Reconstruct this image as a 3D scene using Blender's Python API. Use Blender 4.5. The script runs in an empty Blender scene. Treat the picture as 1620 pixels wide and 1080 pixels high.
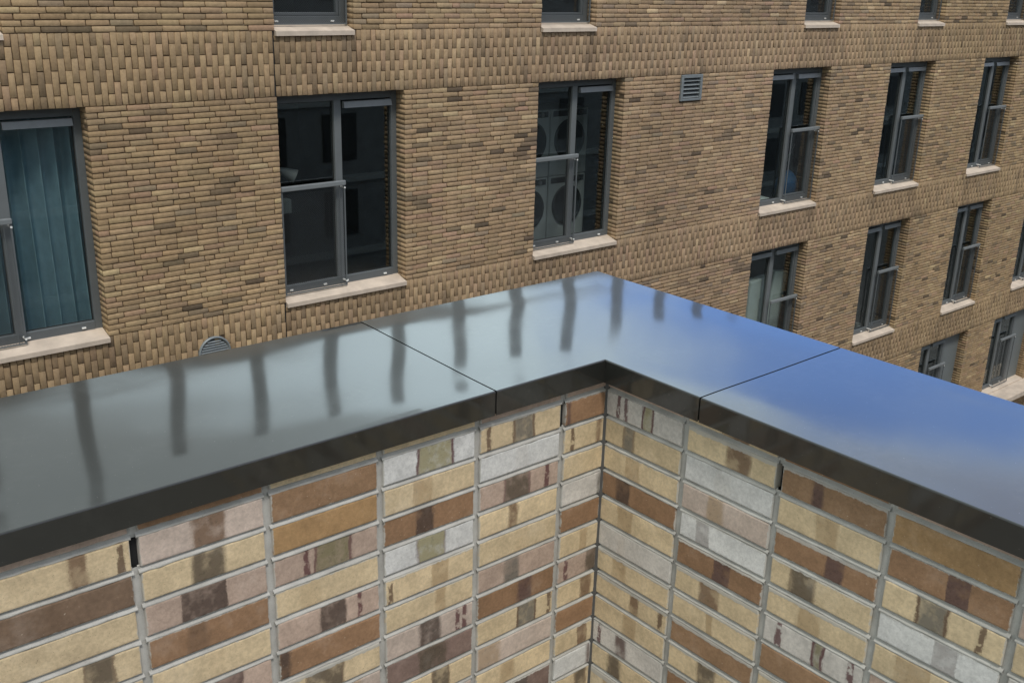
import bpy, math, random
import numpy as np
from mathutils import Matrix, Vector

random.seed(7)
rng = np.random.default_rng(11)
R = math.radians
scene = bpy.context.scene
col = scene.collection

# ------------------------------------------------------------------ camera
FPX = 1652.2 / 1620.0
yaw, pitch, roll = R(40.641), R(-19.2777), R(1.653)
fw = np.array([math.sin(yaw)*math.cos(pitch), math.cos(yaw)*math.cos(pitch), math.sin(pitch)])
rt = np.array([math.cos(yaw), -math.sin(yaw), 0.0])
up = np.cross(rt, fw)
rt2 = rt*math.cos(roll) + up*math.sin(roll)
up2 = -rt*math.sin(roll) + up*math.cos(roll)
cam_d = bpy.data.cameras.new('camera')
cam = bpy.data.objects.new('camera', cam_d); col.objects.link(cam)
cam_d.sensor_width = 36.0
cam_d.lens = 36.0*FPX
cam_d.clip_start = 0.05
cam_d.clip_end = 2000
cam.matrix_world = Matrix([[rt2[0], up2[0], -fw[0], 0], [rt2[1], up2[1], -fw[1], 0], [rt2[2], up2[2], -fw[2], 0], [0, 0, 0, 1]])
scene.camera = cam

def proj(p):
    z = p @ fw
    return 810+1652.2*(p @ rt2)/z, 540-1652.2*(p @ up2)/z, z

# ------------------------------------------------------------------ sky and sun
SUN_EL, SUN_AZ = R(58), R(205)          # azimuth from +y clockwise towards +x
world = bpy.data.worlds.new('World'); scene.world = world
world.use_nodes = True
nt = world.node_tree; nt.nodes.clear()
def N(t, nt_, **kw):
    n = nt_.nodes.new(t)
    for k, v in kw.items(): setattr(n, k, v)
    return n
def math_(nt_, op, a, b=None, c=None, clamp=False):
    n = nt_.nodes.new('ShaderNodeMath'); n.operation = op; n.use_clamp = clamp
    for i, v in enumerate((a, b, c)):
        if v is None: continue
        if isinstance(v, (int, float)): n.inputs[i].default_value = v
        else: nt_.links.new(v, n.inputs[i])
    return n.outputs[0]
def mixc(nt_, fac, a, b, blend='MIX'):
    n = nt_.nodes.new('ShaderNodeMix'); n.data_type = 'RGBA'; n.blend_type = blend
    for i, v in ((0, fac), (6, a), (7, b)):
        if isinstance(v, (int, float)): n.inputs[i].default_value = v
        elif isinstance(v, tuple): n.inputs[i].default_value = (*v, 1)
        else: nt_.links.new(v, n.inputs[i])
    return n.outputs[2]
def noise(nt_, vec, scale, detail=4, rough=.55, out='Fac', distortion=0):
    n = nt_.nodes.new('ShaderNodeTexNoise')
    n.inputs['Scale'].default_value = scale; n.inputs['Detail'].default_value = detail
    n.inputs['Roughness'].default_value = rough; n.inputs['Distortion'].default_value = distortion
    if vec is not None: nt_.links.new(vec, n.inputs['Vector'])
    return n.outputs[out]
def maprange(nt_, v, a, b, c=0., d=1., smooth=True):
    n = nt_.nodes.new('ShaderNodeMapRange'); n.interpolation_type = 'SMOOTHSTEP' if smooth else 'LINEAR'
    nt_.links.new(v, n.inputs[0])
    for i, x in enumerate((a, b, c, d)): n.inputs[i+1].default_value = x
    return n.outputs[0]

sky = N('ShaderNodeTexSky', nt); sky.sky_type = 'NISHITA'; sky.sun_disc = False
sky.sun_elevation = SUN_EL; sky.sun_rotation = SUN_AZ
tc = N('ShaderNodeTexCoord', nt)
sep = N('ShaderNodeSeparateXYZ', nt); nt.links.new(tc.outputs['Generated'], sep.inputs[0])
az = math_(nt, 'ARCTAN2', sep.outputs[0], sep.outputs[1])
el = math_(nt, 'ARCSINE', sep.outputs[2])
nz = noise(nt, tc.outputs['Generated'], 3.2, 6, .6)
nz2 = noise(nt, tc.outputs['Generated'], 9.0, 5, .6)
# the break in the clouds: a wide blue gap low in the sky to the right
da = math_(nt, 'DIVIDE', math_(nt, 'SUBTRACT', az, R(63)), R(18.5))
de = math_(nt, 'DIVIDE', math_(nt, 'SUBTRACT', el, R(14.0)), R(9.0))
d2 = math_(nt, 'ADD', math_(nt, 'MULTIPLY', da, da), math_(nt, 'MULTIPLY', de, de))
d2 = math_(nt, 'ADD', d2, math_(nt, 'MULTIPLY', math_(nt, 'SUBTRACT', nz2, .5), 1.2))
# a grey cloud deck overhead whose straight front edge lies ahead of us
den = math_(nt, 'ADD', math_(nt, 'MULTIPLY', sep.outputs[0], math.sin(R(38))), math_(nt, 'MULTIPLY', sep.outputs[1], math.cos(R(38))))
q_ = math_(nt, 'DIVIDE', sep.outputs[2], math_(nt, 'MAXIMUM', den, .06))
q_ = math_(nt, 'ADD', q_, math_(nt, 'MULTIPLY', math_(nt, 'SUBTRACT', nz2, .5), .04))
deck_l = maprange(nt, q_, .412, .452)
deck_r = maprange(nt, q_, .405, .56)
rightness = maprange(nt, az, R(38), R(58))
deck = math_(nt, 'ADD', math_(nt, 'MULTIPLY', deck_r, rightness), math_(nt, 'MULTIPLY', deck_l, math_(nt, 'SUBTRACT', 1., rightness)))
gap = math_(nt, 'MULTIPLY', maprange(nt, d2, .55, 1.5, 1., 0.), math_(nt, 'SUBTRACT', 1., math_(nt, 'MULTIPLY', deck, .85)))
gap2 = math_(nt, 'MULTIPLY', maprange(nt, nz, .50, .66, 0., .45), math_(nt, 'SUBTRACT', 1., deck))
da2 = math_(nt, 'DIVIDE', math_(nt, 'SUBTRACT', az, R(46.5)), R(4.5))
de2 = math_(nt, 'DIVIDE', math_(nt, 'SUBTRACT', el, R(17.2)), R(1.9))
gap3 = math_(nt, 'ADD', math_(nt, 'MULTIPLY', da2, da2), math_(nt, 'MULTIPLY', de2, de2))
gap3 = maprange(nt, math_(nt, 'ADD', gap3, math_(nt, 'MULTIPLY', math_(nt, 'SUBTRACT', nz2, .5), 2.)), .2, 1.6, .42, 0.)
gap_all = math_(nt, 'MAXIMUM', math_(nt, 'MAXIMUM', gap, gap3), gap2)
CL_LIGHT = (13.4, 16.6, 17.9)
CL_DARK = mixc(nt, rightness, (4.9, 5.6, 5.7), (5.8, 6.3, 7.6))
tone = math_(nt, 'ADD', math_(nt, 'MULTIPLY', deck, .8), maprange(nt, az, R(8), R(40), .66, 0.))
tone = math_(nt, 'ADD', tone, math_(nt, 'MULTIPLY', rightness, .25))
tone = math_(nt, 'ADD', tone, math_(nt, 'MULTIPLY', math_(nt, 'SUBTRACT', nz, .5), .9), clamp=True)
cloud = mixc(nt, tone, CL_LIGHT, CL_DARK)
blue = mixc(nt, 1.0, sky.outputs[0], (1.2, 1.8, 2.85), 'MULTIPLY')
skyc = mixc(nt, gap_all, cloud, blue)
bg = N('ShaderNodeBackground', nt); bg.inputs[1].default_value = .1
nt.links.new(skyc, bg.inputs[0])
wo = N('ShaderNodeOutputWorld', nt); nt.links.new(bg.outputs[0], wo.inputs[0])

sun_d = bpy.data.lights.new('sun', 'SUN'); sun_d.energy = 1.5; sun_d.angle = R(12); sun_d.color = (1, .95, .88)
sun = bpy.data.objects.new('sun', sun_d); col.objects.link(sun)
sd = Vector((math.sin(SUN_AZ)*math.cos(SUN_EL), math.cos(SUN_AZ)*math.cos(SUN_EL), math.sin(SUN_EL)))
sun.rotation_euler = sd.to_track_quat('Z', 'Y').to_euler()

vs = scene.view_settings
vs.view_transform = 'Standard'; vs.look = 'None'; vs.exposure = 0.42; vs.gamma = 1; vs.use_curve_mapping = False

# ------------------------------------------------------------------ materials
def mat(name):
    m = bpy.data.materials.new(name); m.use_nodes = True
    t = m.node_tree; b = t.nodes['Principled BSDF']
    return m, t, b
def simple(name, c, rough=.6, metal=0., noise_amt=0., nscale=20., bump=0., spec=.5):
    m, t, b = mat(name)
    b.inputs['Roughness'].default_value = rough; b.inputs['Metallic'].default_value = metal
    b.inputs['Specular IOR Level'].default_value = spec
    geo = N('ShaderNodeNewGeometry', t)
    if noise_amt > 0:
        n = noise(t, geo.outputs['Position'], nscale, 5, .6)
        f = maprange(t, n, .3, .7, 1-noise_amt, 1+noise_amt, False)
        n2 = t.nodes.new('ShaderNodeVectorMath'); n2.operation = 'SCALE'; n2.inputs[0].default_value = c
        t.links.new(f, n2.inputs['Scale']); t.links.new(n2.outputs[0], b.inputs['Base Color'])
        if bump:
            bp = N('ShaderNodeBump', t); bp.inputs['Strength'].default_value = bump; bp.inputs['Distance'].default_value = .002
            t.links.new(noise(t, geo.outputs['Position'], nscale*6, 4, .6), bp.inputs['Height'])
            t.links.new(bp.outputs[0], b.inputs['Normal'])
    else:
        b.inputs['Base Color'].default_value = (*c, 1)
    return m

# far brick: its colour comes from the object property (single bricks) plus the mesh attribute (joined bricks)
m_fb, t, b = mat('facade_brick')
a1 = N('ShaderNodeAttribute', t, attribute_type='OBJECT', attribute_name='tint')
a2 = N('ShaderNodeAttribute', t, attribute_type='GEOMETRY', attribute_name='tint')
ad = N('ShaderNodeVectorMath', t); ad.operation = 'ADD'
t.links.new(a1.outputs['Vector'], ad.inputs[0]); t.links.new(a2.outputs['Vector'], ad.inputs[1])
geo = N('ShaderNodeNewGeometry', t)
n1 = noise(t, geo.outputs['Position'], 22, 6, .7)
n2 = noise(t, geo.outputs['Position'], .55, 4, .6)
f = math_(t, 'MULTIPLY', maprange(t, n1, .25, .75, .76, 1.24, False), maprange(t, n2, .3, .7, .86, 1.12, False))
sc = N('ShaderNodeVectorMath', t); sc.operation = 'SCALE'
t.links.new(ad.outputs[0], sc.inputs[0]); t.links.new(f, sc.inputs['Scale'])
t.links.new(sc.outputs[0], b.inputs['Base Color'])
b.inputs['Roughness'].default_value = .88; b.inputs['Specular IOR Level'].default_value = .25
bp = N('ShaderNodeBump', t); bp.inputs['Strength'].default_value = .6; bp.inputs['Distance'].default_value = .004
t.links.new(noise(t, geo.outputs['Position'], 60, 5, .65), bp.inputs['Height']); t.links.new(bp.outputs[0], b.inputs['Normal'])

m_fm = simple('facade_mortar', (.135, .092, .056), .95, 0, .3, 15)
m_frame = simple('window_frame_grey', (.118, .130, .136), .42, 0, .06, 6)
m_mull = simple('mullion_grey', (.155, .168, .173), .4, 0, .06, 6)
m_rail = simple('rail_grey', (.20, .215, .22), .35, 0, .08, 6)
m_mesh = simple('guard_mesh_grey', (.06, .065, .068), .5)
m_sill = simple('sill_stone', (.60, .50, .405), .7, 0, .16, 5, .1)
m_cap = simple('drain_cap_white', (.82, .82, .80), .4)
m_seal = simple('sealant_black', (.018, .017, .016), .6)
m_vent = simple('vent_aluminium', (.25, .275, .285), .45, .3, .08, 20)
m_dark = simple('dark_void', (.012, .012, .013), .8)
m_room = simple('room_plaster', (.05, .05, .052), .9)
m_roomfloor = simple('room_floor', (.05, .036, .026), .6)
m_curtain = simple('curtain_teal', (.33, .48, .56), .85, 0, .12, 8)
m_white = simple('appliance_white', (.55, .56, .56), .35)
m_lampm = simple('lamp_white', (.30, .30, .295), .5)
m_blue = simple('bag_blue', (.02, .13, .32), .5, 0, .2, 12)
m_sheet = simple('board_pale_green', (.78, .82, .78), .7, 0, .08, 5)
m_pave = simple('street_paving', (.17, .16, .15), .9, 0, .2, 3)
m_terr = simple('terrace_tiles', (.22, .215, .20), .85, 0, .15, 6)
m_panel = simple('panel_grey', (.165, .185, .19), .5, 0, .05, 3)
m_post = simple('roof_post_grey', (.03, .033, .03), .6)
m_roof = simple('roof_membrane', (.09, .09, .09), .9)
m_steel = simple('steel', (.45, .45, .45), .3, .8)

# window glass
m_glass, t, b = mat('window_glass')
t.nodes.remove(b); out = t.nodes['Material Output']
tr = N('ShaderNodeBsdfTransparent', t); tr.inputs[0].default_value = (.80, .835, .83, 1)
gl = N('ShaderNodeBsdfGlossy', t); gl.inputs['Roughness'].default_value = .01; gl.inputs[0].default_value = (.95, 1, 1, 1)
gg = N('ShaderNodeNewGeometry', t); dt = N('ShaderNodeVectorMath', t); dt.operation = 'DOT_PRODUCT'
t.links.new(gg.outputs['Incoming'], dt.inputs[0]); t.links.new(gg.outputs['Normal'], dt.inputs[1])
om = math_(t, 'SUBTRACT', 1., math_(t, 'ABSOLUTE', dt.outputs['Value']), clamp=True)
frs = math_(t, 'ADD', .085, math_(t, 'MULTIPLY', math_(t, 'POWER', om, 5.), .90), clamp=True)
mx = N('ShaderNodeMixShader', t)
t.links.new(frs, mx.inputs[0]); t.links.new(tr.outputs[0], mx.inputs[1]); t.links.new(gl.outputs[0], mx.inputs[2]); t.links.new(mx.outputs[0], out.inputs[0])

# powder coated coping metal
m_cop, t, b = mat('coping_metal')
b.inputs['Base Color'].default_value = (.027, .0265, .023, 1)
b.inputs['Roughness'].default_value = .30
b.inputs['Specular IOR Level'].default_value = .4
b.inputs['Coat Weight'].default_value = 1.0
b.inputs['Coat Roughness'].default_value = .085
b.inputs['Coat IOR'].default_value = 1.52
geo = N('ShaderNodeNewGeometry', t)
bp = N('ShaderNodeBump', t); bp.inputs['Strength'].default_value = .05; bp.inputs['Distance'].default_value = .0006
t.links.new(noise(t, geo.outputs['Position'], 900, 2, .5), bp.inputs['Height'])
t.links.new(bp.outputs[0], b.inputs['Normal'])
dust = noise(t, geo.outputs['Position'], 5, 6, .65)
t.links.new(maprange(t, dust, .35, .75, .055, .085), b.inputs['Coat Roughness'])
spk = noise(t, geo.outputs['Position'], 260, 2, .5)
film = mixc(t, math_(t, 'MULTIPLY', maprange(t, dust, .42, .72, 0., .6), maprange(t, noise(t, geo.outputs['Position'], 45, 5, .7), .35, .65)), (.018, .0178, .015), (.045, .044, .039))
t.links.new(mixc(t, maprange(t, spk, .735, .775), film, (.20, .19, .17)), b.inputs['Base Color'])

# near mortar
m_nm, t, b = mat('parapet_mortar')
geo = N('ShaderNodeNewGeometry', t)
n1 = noise(t, geo.outputs['Position'], 14, 5, .6); n2 = noise(t, geo.outputs['Position'], 420, 3, .6)
c1 = mixc(t, maprange(t, n1, .3, .7), (.40, .385, .355), (.53, .515, .48))
c1 = mixc(t, maprange(t, n2, .60, .72, 0, .6), c1, (.16, .15, .14))
t.links.new(c1, b.inputs['Base Color']); b.inputs['Roughness'].default_value = .92; b.inputs['Specular IOR Level'].default_value = .2
bp = N('ShaderNodeBump', t); bp.inputs['Strength'].default_value = .5; bp.inputs['Distance'].default_value = .0015
t.links.new(noise(t, geo.outputs['Position'], 260, 4, .7), bp.inputs['Height']); t.links.new(bp.outputs[0], b.inputs['Normal'])

# near brick: object properties hold its colours and kiln bands
m_nb, t, b = mat('parapet_brick')
tco = N('ShaderNodeTexCoord', t); oi = N('ShaderNodeObjectInfo', t)
sx = N('ShaderNodeSeparateXYZ', t); t.links.new(tco.outputs['Object'], sx.inputs[0])
rv = N('ShaderNodeVectorMath', t); rv.operation = 'ADD'
cmb = N('ShaderNodeCombineXYZ', t)
rr = math_(t, 'MULTIPLY', oi.outputs['Random'], 50.)
for i in range(3): t.links.new(rr, cmb.inputs[i])
t.links.new(tco.outputs['Object'], rv.inputs[0]); t.links.new(cmb.outputs[0], rv.inputs[1])
V = rv.outputs[0]
def OA(name): return N('ShaderNodeAttribute', t, attribute_type='OBJECT', attribute_name=name)
abase, aband, amark = OA('base'), OA('band_tone'), OA('mark_tone')
def comps(node):
    s = N('ShaderNodeSeparateXYZ', t); t.links.new(node.outputs['Vector'], s.inputs[0]); return s.outputs
bpv = comps(OA('band')); mkv = comps(OA('marks')); smv = comps(OA('smear'))
# x position along the brick, a little wavy
stretch = N('ShaderNodeMapping', t); stretch.inputs['Scale'].default_value = (1, 1, .35); t.links.new(V, stretch.inputs[0])
wav = math_(t, 'ADD', math_(t, 'MULTIPLY', math_(t, 'SUBTRACT', noise(t, stretch.outputs[0], 60, 5, .65), .5), .020), math_(t, 'MULTIPLY', math_(t, 'SUBTRACT', noise(t, V, 420, 3, .6), .5), .008))
X = math_(t, 'ADD', sx.outputs[0], wav)
dx = math_(t, 'ABSOLUTE', math_(t, 'SUBTRACT', X, bpv[0]))
# band mask: 1 inside half-width, soft edge
edge = math_(t, 'SUBTRACT', bpv[1], dx)
bandm = maprange(t, math_(t, 'DIVIDE', edge, math_(t, 'ADD', .0022, math_(t, 'MULTIPLY', oi.outputs['Random'], .007))), -.6, 1.)
bandm_s = math_(t, 'MULTIPLY', math_(t, 'MULTIPLY', bandm, bpv[2]), maprange(t, noise(t, V, 26, 4, .6), .32, .55, .55, 1.))
# dark rim at band edges
rim = maprange(t, math_(t, 'ABSOLUTE', edge), .0005, .006, 1., 0.)
rimm = math_(t, 'MULTIPLY', rim, smv[1])
mott = noise(t, V, 120, 5, .7); big = noise(t, V, 18, 4, .6); fine = noise(t, V, 900, 3, .6)
basec = N('ShaderNodeVectorMath', t); basec.operation = 'SCALE'; t.links.new(abase.outputs['Vector'], basec.inputs[0])
t.links.new(math_(t, 'MULTIPLY', maprange(t, big, .3, .7, .87, 1.10), maprange(t, mott, .3, .7, .87, 1.11)), basec.inputs['Scale'])
bandc = N('ShaderNodeVectorMath', t); bandc.operation = 'SCALE'; t.links.new(aband.outputs['Vector'], bandc.inputs[0])
t.links.new(maprange(t, mott, .3, .7, .65, 1.35), bandc.inputs['Scale'])
c = mixc(t, bandm_s, basec.outputs[0], bandc.outputs[0])
c = mixc(t, rimm, c, amark.outputs['Vector'])
for k in (0, 1):       # two thin burnt marks
    d = math_(t, 'ABSOLUTE', math_(t, 'SUBTRACT', X, mkv[k]))
    mm = math_(t, 'MULTIPLY', maprange(t, d, .004, .0085, 1., 0.), mkv[2])
    mm = math_(t, 'MULTIPLY', mm, maprange(t, noise(t, V, 60, 3, .6), .36, .5))
    c = mixc(t, mm, c, amark.outputs['Vector'])
# iron speckles
spk = maprange(t, noise(t, V, 330, 2, .5), .70, .76)
c = mixc(t, math_(t, 'MULTIPLY', spk, .5), c, (.09, .05, .035))
spk2 = maprange(t, noise(t, V, 240, 2, .5), .73, .77)
c = mixc(t, math_(t, 'MULTIPLY', spk2, math_(t, 'MULTIPLY', smv[2], .8)), c, (.62, .52, .42))
# burnt flecks over the dark bands
flk = maprange(t, mott, .46, .60)
c = mixc(t, math_(t, 'MULTIPLY', math_(t, 'MULTIPLY', flk, bandm_s), .35), c, (.075, .05, .04))
# mortar smears at the arrises
nzs = noise(t, V, 75, 5, .7)
zt = math_(t, 'ADD', sx.outputs[2], math_(t, 'MULTIPLY', math_(t, 'SUBTRACT', nzs, .5), .013))
top_s = maprange(t, math_(t, 'ADD', zt, math_(t, 'MULTIPLY', smv[0], .013)), .0275, .0300)
zb = math_(t, 'ADD', math_(t, 'MULTIPLY', sx.outputs[2], -1.), math_(t, 'MULTIPLY', math_(t, 'SUBTRACT', nzs, .55), .010))
bot_s = maprange(t, zb, .0272, .0290)
xe = math_(t, 'ADD', math_(t, 'ABSOLUTE', sx.outputs[0]), math_(t, 'MULTIPLY', math_(t, 'SUBTRACT', nzs, .55), .012))
hl = OA('half_length'); 
xs = maprange(t, math_(t, 'SUBTRACT', xe, hl.outputs['Fac']), -.0030, -.0005)
sm = math_(t, 'MAXIMUM', math_(t, 'MAXIMUM', top_s, bot_s), xs)
c = mixc(t, math_(t, 'MULTIPLY', sm, .85), c, (.50, .48, .44))
# small dark pits
pit = maprange(t, noise(t, V, 520, 1, .4), .735, .77)
c = mixc(t, math_(t, 'MULTIPLY', pit, .7), c, (.05, .035, .025))
# thin bloom of lime
bl = maprange(t, noise(t, V, 9, 5, .7), .52, .72, 0, .12)
c = mixc(t, bl, c, (.52, .50, .46))
t.links.new(c, b.inputs['Base Color'])
b.inputs['Roughness'].default_value = .62; b.inputs['Specular IOR Level'].default_value = .35
bp = N('ShaderNodeBump', t); bp.inputs['Strength'].default_value = .35; bp.inputs['Distance'].default_value = .0015
t.links.new(math_(t, 'ADD', mott, math_(t, 'ADD', math_(t, 'MULTIPLY', fine, .3), math_(t, 'MULTIPLY', sm, .5))), bp.inputs['Height'])
t.links.new(bp.outputs[0], b.inputs['Normal'])

# outer brickwork of the near building (below the coping, seen only in the windows opposite)
m_ob, t, b = mat('outer_brickwork')
tco = N('ShaderNodeTexCoord', t); mp = N('ShaderNodeMapping', t); mp.inputs['Rotation'].default_value = (R(90), 0, 0)
t.links.new(tco.outputs['Object'], mp.inputs[0])
bt = N('ShaderNodeTexBrick', t); t.links.new(mp.outputs[0], bt.inputs[0])
bt.inputs['Scale'].default_value = 1; bt.inputs['Brick Width'].default_value = .25; bt.inputs['Row Height'].default_value = .07; bt.inputs['Mortar Size'].default_value = .006
bt.inputs['Color1'].default_value = (.42, .34, .22, 1); bt.inputs['Color2'].default_value = (.30, .20, .13, 1); bt.inputs['Mortar'].default_value = (.35, .34, .31, 1)
t.links.new(bt.outputs[0], b.inputs['Base Color']); b.inputs['Roughness'].default_value = .8

# ------------------------------------------------------------------ mesh helpers
def empty(name, loc=(0, 0, 0), label=None, cat=None, group=None, parent=None):
    o = bpy.data.objects.new(name, None); col.objects.link(o); o.location = loc
    o.empty_display_size = .2
    if parent: o.parent = parent
    return tag(o, label, cat, group)
def tag(o, label=None, cat=None, group=None, kind=None):
    for k, v in (('label', label), ('category', cat), ('group', group), ('kind', kind)):
        if v: o[k] = v
    return o
class MB:
    def __init__(s): s.v = []; s.f = []; s.sm = []
    def add(s, vs, fs, smooth=False):
        n = len(s.v); s.v += [tuple(p) for p in vs]; s.f += [tuple(i+n for i in f) for f in fs]; s.sm += [smooth]*len(fs)
        return s
    def box(s, x0, x1, y0, y1, z0, z1, bev=0.):
        if bev <= 0:
            v = [(x0,y0,z0),(x1,y0,z0),(x1,y1,z0),(x0,y1,z0),(x0,y0,z1),(x1,y0,z1),(x1,y1,z1),(x0,y1,z1)]
            return s.add(v, [(0,3,2,1),(4,5,6,7),(0,1,5,4),(1,2,6,5),(2,3,7,6),(3,0,4,7)])
        import bmesh
        bm = bmesh.new(); bmesh.ops.create_cube(bm, size=1.)
        for p in bm.verts: p.co = Vector(((x0+x1)/2+p.co.x*(x1-x0), (y0+y1)/2+p.co.y*(y1-y0), (z0+z1)/2+p.co.z*(z1-z0)))
        bmesh.ops.bevel(bm, geom=bm.edges[:], offset=bev, segments=2, affect='EDGES', profile=.5)
        bm.verts.index_update()
        s.add([p.co[:] for p in bm.verts], [[q.index for q in f.verts] for f in bm.faces]); bm.free()
        return s
    def prism(s, prof, x0, x1):      # profile in (y, z), counter-clockwise seen from -x... extruded along x
        n = len(prof)
        v = [(x0, a, b_) for a, b_ in prof]+[(x1, a, b_) for a, b_ in prof]
        f = [tuple(range(n-1, -1, -1)), tuple(range(n, 2*n))]+[(i, (i+1) % n, (i+1) % n+n, i+n) for i in range(n)]
        return s.add(v, f)
    def tube(s, a, b_, r, n=10, r2=None):
        a, b_ = Vector(a), Vector(b_); r2 = r if r2 is None else r2
        q = (b_-a).to_track_quat('Z', 'Y')
        ring = [q @ Vector((math.cos(2*math.pi*i/n), math.sin(2*math.pi*i/n), 0)) for i in range(n)]
        v = [a+p*r for p in ring]+[b_+p*r2 for p in ring]
        s.add(v, [(i, (i+1) % n, (i+1) % n+n, i+n) for i in range(n)], True)
        return s.add(v, [tuple(range(n-1, -1, -1)), tuple(range(n, 2*n))])
    def quad(s, a, b_, c_, d): return s.add([a, b_, c_, d], [(0, 1, 2, 3)])
    def mesh(s, name, m):
        me = bpy.data.meshes.new(name); me.from_pydata(s.v, [], s.f); me.materials.append(m)
        me.polygons.foreach_set('use_smooth', s.sm); me.update()
        return me
    def build(s, name, m, parent=None, kind=None, loc=None):
        o = bpy.data.objects.new(name, s.mesh(name, m)); col.objects.link(o)
        if parent: o.parent = parent
        if loc is not None: o.location = loc
        if kind: o['kind'] = kind
        return o

# ------------------------------------------------------------------ setting
GZ = -12.5
MB().box(-400, 500, -400, 500, GZ-.3, GZ).build('ground', m_pave, kind='structure')

# ------------------------------------------------------------------ the building opposite
D = 10.0
C = .0558            # course height
BH = .0487           # brick height
BL = .2205           # brick length + joint
XA, XB = -1.0, 31.0
ROOF = 2.30
HEAD = -1.25; FLOOR = 2.89; WH = 40*C      # window head of the floor in view
REV = .17
# openings: row -> list of (x0, x1, ztop, zbot, kind)
rows = {
 -1: [(1.75, 2.69, 'S'), (5.285, 6.225, 'S'), (8.915, 9.85, 'S'), (14.37, 15.305, 'S'), (17.72, 18.61, 'S'), (20.98, 21.90, 'S'), (24.2, 25.1, 'S'), (27.4, 28.3, 'S')],
 0: [(1.75, 3.325, 'L'), (5.278, 6.876, 'L'), (8.905, 10.455, 'L'), (13.72, 15.258, 'R'), (17.05, 18.555, 'R'), (20.395, 21.79, 'R'), (23.45, 24.9, 'R'), (27.0, 28.5, 'R')],
 1: [(1.75, 3.325, 'L'), (5.278, 6.876, 'L'), (8.905, 10.455, 'L'), (13.66, 15.205, 'R'), (17.06, 18.505, 'R'), (20.32, 21.74, 'R'), (23.42, 24.87, 'R'), (27.0, 28.5, 'R')],
 2: [(19.78, 21.72, 'P'), (22.93, 25.02, 'P'), (27.0, 29.0, 'P')],
}
openings = []
for r, lst in rows.items():
    zt = HEAD-FLOOR*r; zb = zt-WH if r != 2 else zt-1.9
    for x0, x1, k in lst: openings.append((x0, x1, zt, zb, k, r))
bldg = empty('apartment_building', (15, D, GZ), 'tan brick apartment block with grey framed windows seen across the gap', 'building')
BO = Vector((15, D, GZ))

def at(o):     # children of the building are modelled in world coordinates
    o.matrix_parent_inverse = Matrix.Translation(-BO)
    return o

palette = [((.335, .238, .142), 36), ((.315, .222, .132), 26), ((.355, .258, .155), 16), ((.285, .205, .128), 10), ((.335, .226, .147), 7),
           ((.425, .320, .190), 3), ((.190, .142, .092), 3.2), ((.115, .086, .058), 1.2), ((.262, .200, .134), 4)]
pal = np.array([p[0] for p in palette]); pw = np.array([p[1] for p in palette]); pw = pw/pw.sum()

bricks = []      # x0, x1, z0, z1, soldier, y_front, depth
def solid_runs(xa, xb, z0, z1):
    """the parts of a course between xa and xb that no opening cuts"""
    cuts = [(o[0], o[1]) for o in openings if o[3] < (z0+z1)/2 < o[2]]
    for v in vents:
        if v[2] < z1-.004 and v[3] > z0+.004: cuts.append((v[0], v[1]))
    cuts.sort(); x = xa; out = []
    for a, b_ in cuts:
        if b_ < xa or a > xb: continue
        out.append((x, a)); x = b_
    out.append((x, xb)); return out
vents = [(11.575, 12.025, -1.615, -1.255)]
RVC = (4.405, -3.875, .180)

def pier_courses(zt, zb):
    n = int(round((zt-zb)/C))
    for k in range(n):
        z1 = zt-k*C-(C-BH)/2; z0 = z1-BH
        for (a, b_) in solid_runs(XA, XB, z0, z1):
            off = (k % 2)*BL/2
            x = a; first = True
            # start at the opening edge with a header or a stretcher in turn
            lens = [BL/2-.003 if k % 2 else BL*.76] if a > XA+.01 else [BL-off]
            while x < b_-.02:
                L = lens[0] if first else BL
                first = False
                if random.random() < .055: L = BL/2
                e = x+L
                if b_-e < .075: e = b_+.0055
                zz = rng.normal(0, .0009)
                bricks.append((x+.0025, e-.0075, z0+zz, z1+zz, 0, D+rng.normal(0, .0022), .1))
                x = e
def band(zt, zb, xa=XA, xb=XB, yf=D):
    pitch = .0615; H = (zt-zb)/3
    x = xa; i = 0
    while x < xb:
        e = x+pitch
        if any(abs(x-j) < pitch*.7 for j in joints) : pass
        xm = (x+e)/2
        top = zt
        for o in openings:
            if o[0]-.01 < xm < o[1]+.01 and abs(o[3]-zt) < .05: top = zt-.052
        segs = [0, H, 2*H, 3*H] if i % 2 else [0, H/2, 1.5*H, 2.5*H, 3*H]
        jx = rng.normal(0, .0012)
        for a, b_ in zip(segs[:-1], segs[1:]):
            z1 = zt-a-.003; z0 = zt-b_+.003
            z1 = min(z1, top)+rng.normal(0, .0015); z0 += rng.normal(0, .0015)
            if z1-z0 < .02: continue
            if (xm-RVC[0])**2+((z0+z1)/2-RVC[1])**2 < (RVC[2]-.03)**2: continue
            bricks.append((x+.0034+jx, e-.0034+jx, z0, z1, 1, yf+rng.normal(0, .0022), .1))
        x = e; i += 1
joints = [5.268]
for r in (-1, 0, 1):
    zt = HEAD-FLOOR*r
    pier_courses(zt, zt-WH)
    band(zt-WH, zt-FLOOR)
band(HEAD+FLOOR+(FLOOR-WH), HEAD+FLOOR)
zt = HEAD-FLOOR*2
pier_courses(zt, zt-34*C)
lowz = zt-34*C
pier_courses(lowz, lowz-C*40)
B = np.array(bricks)
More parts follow.
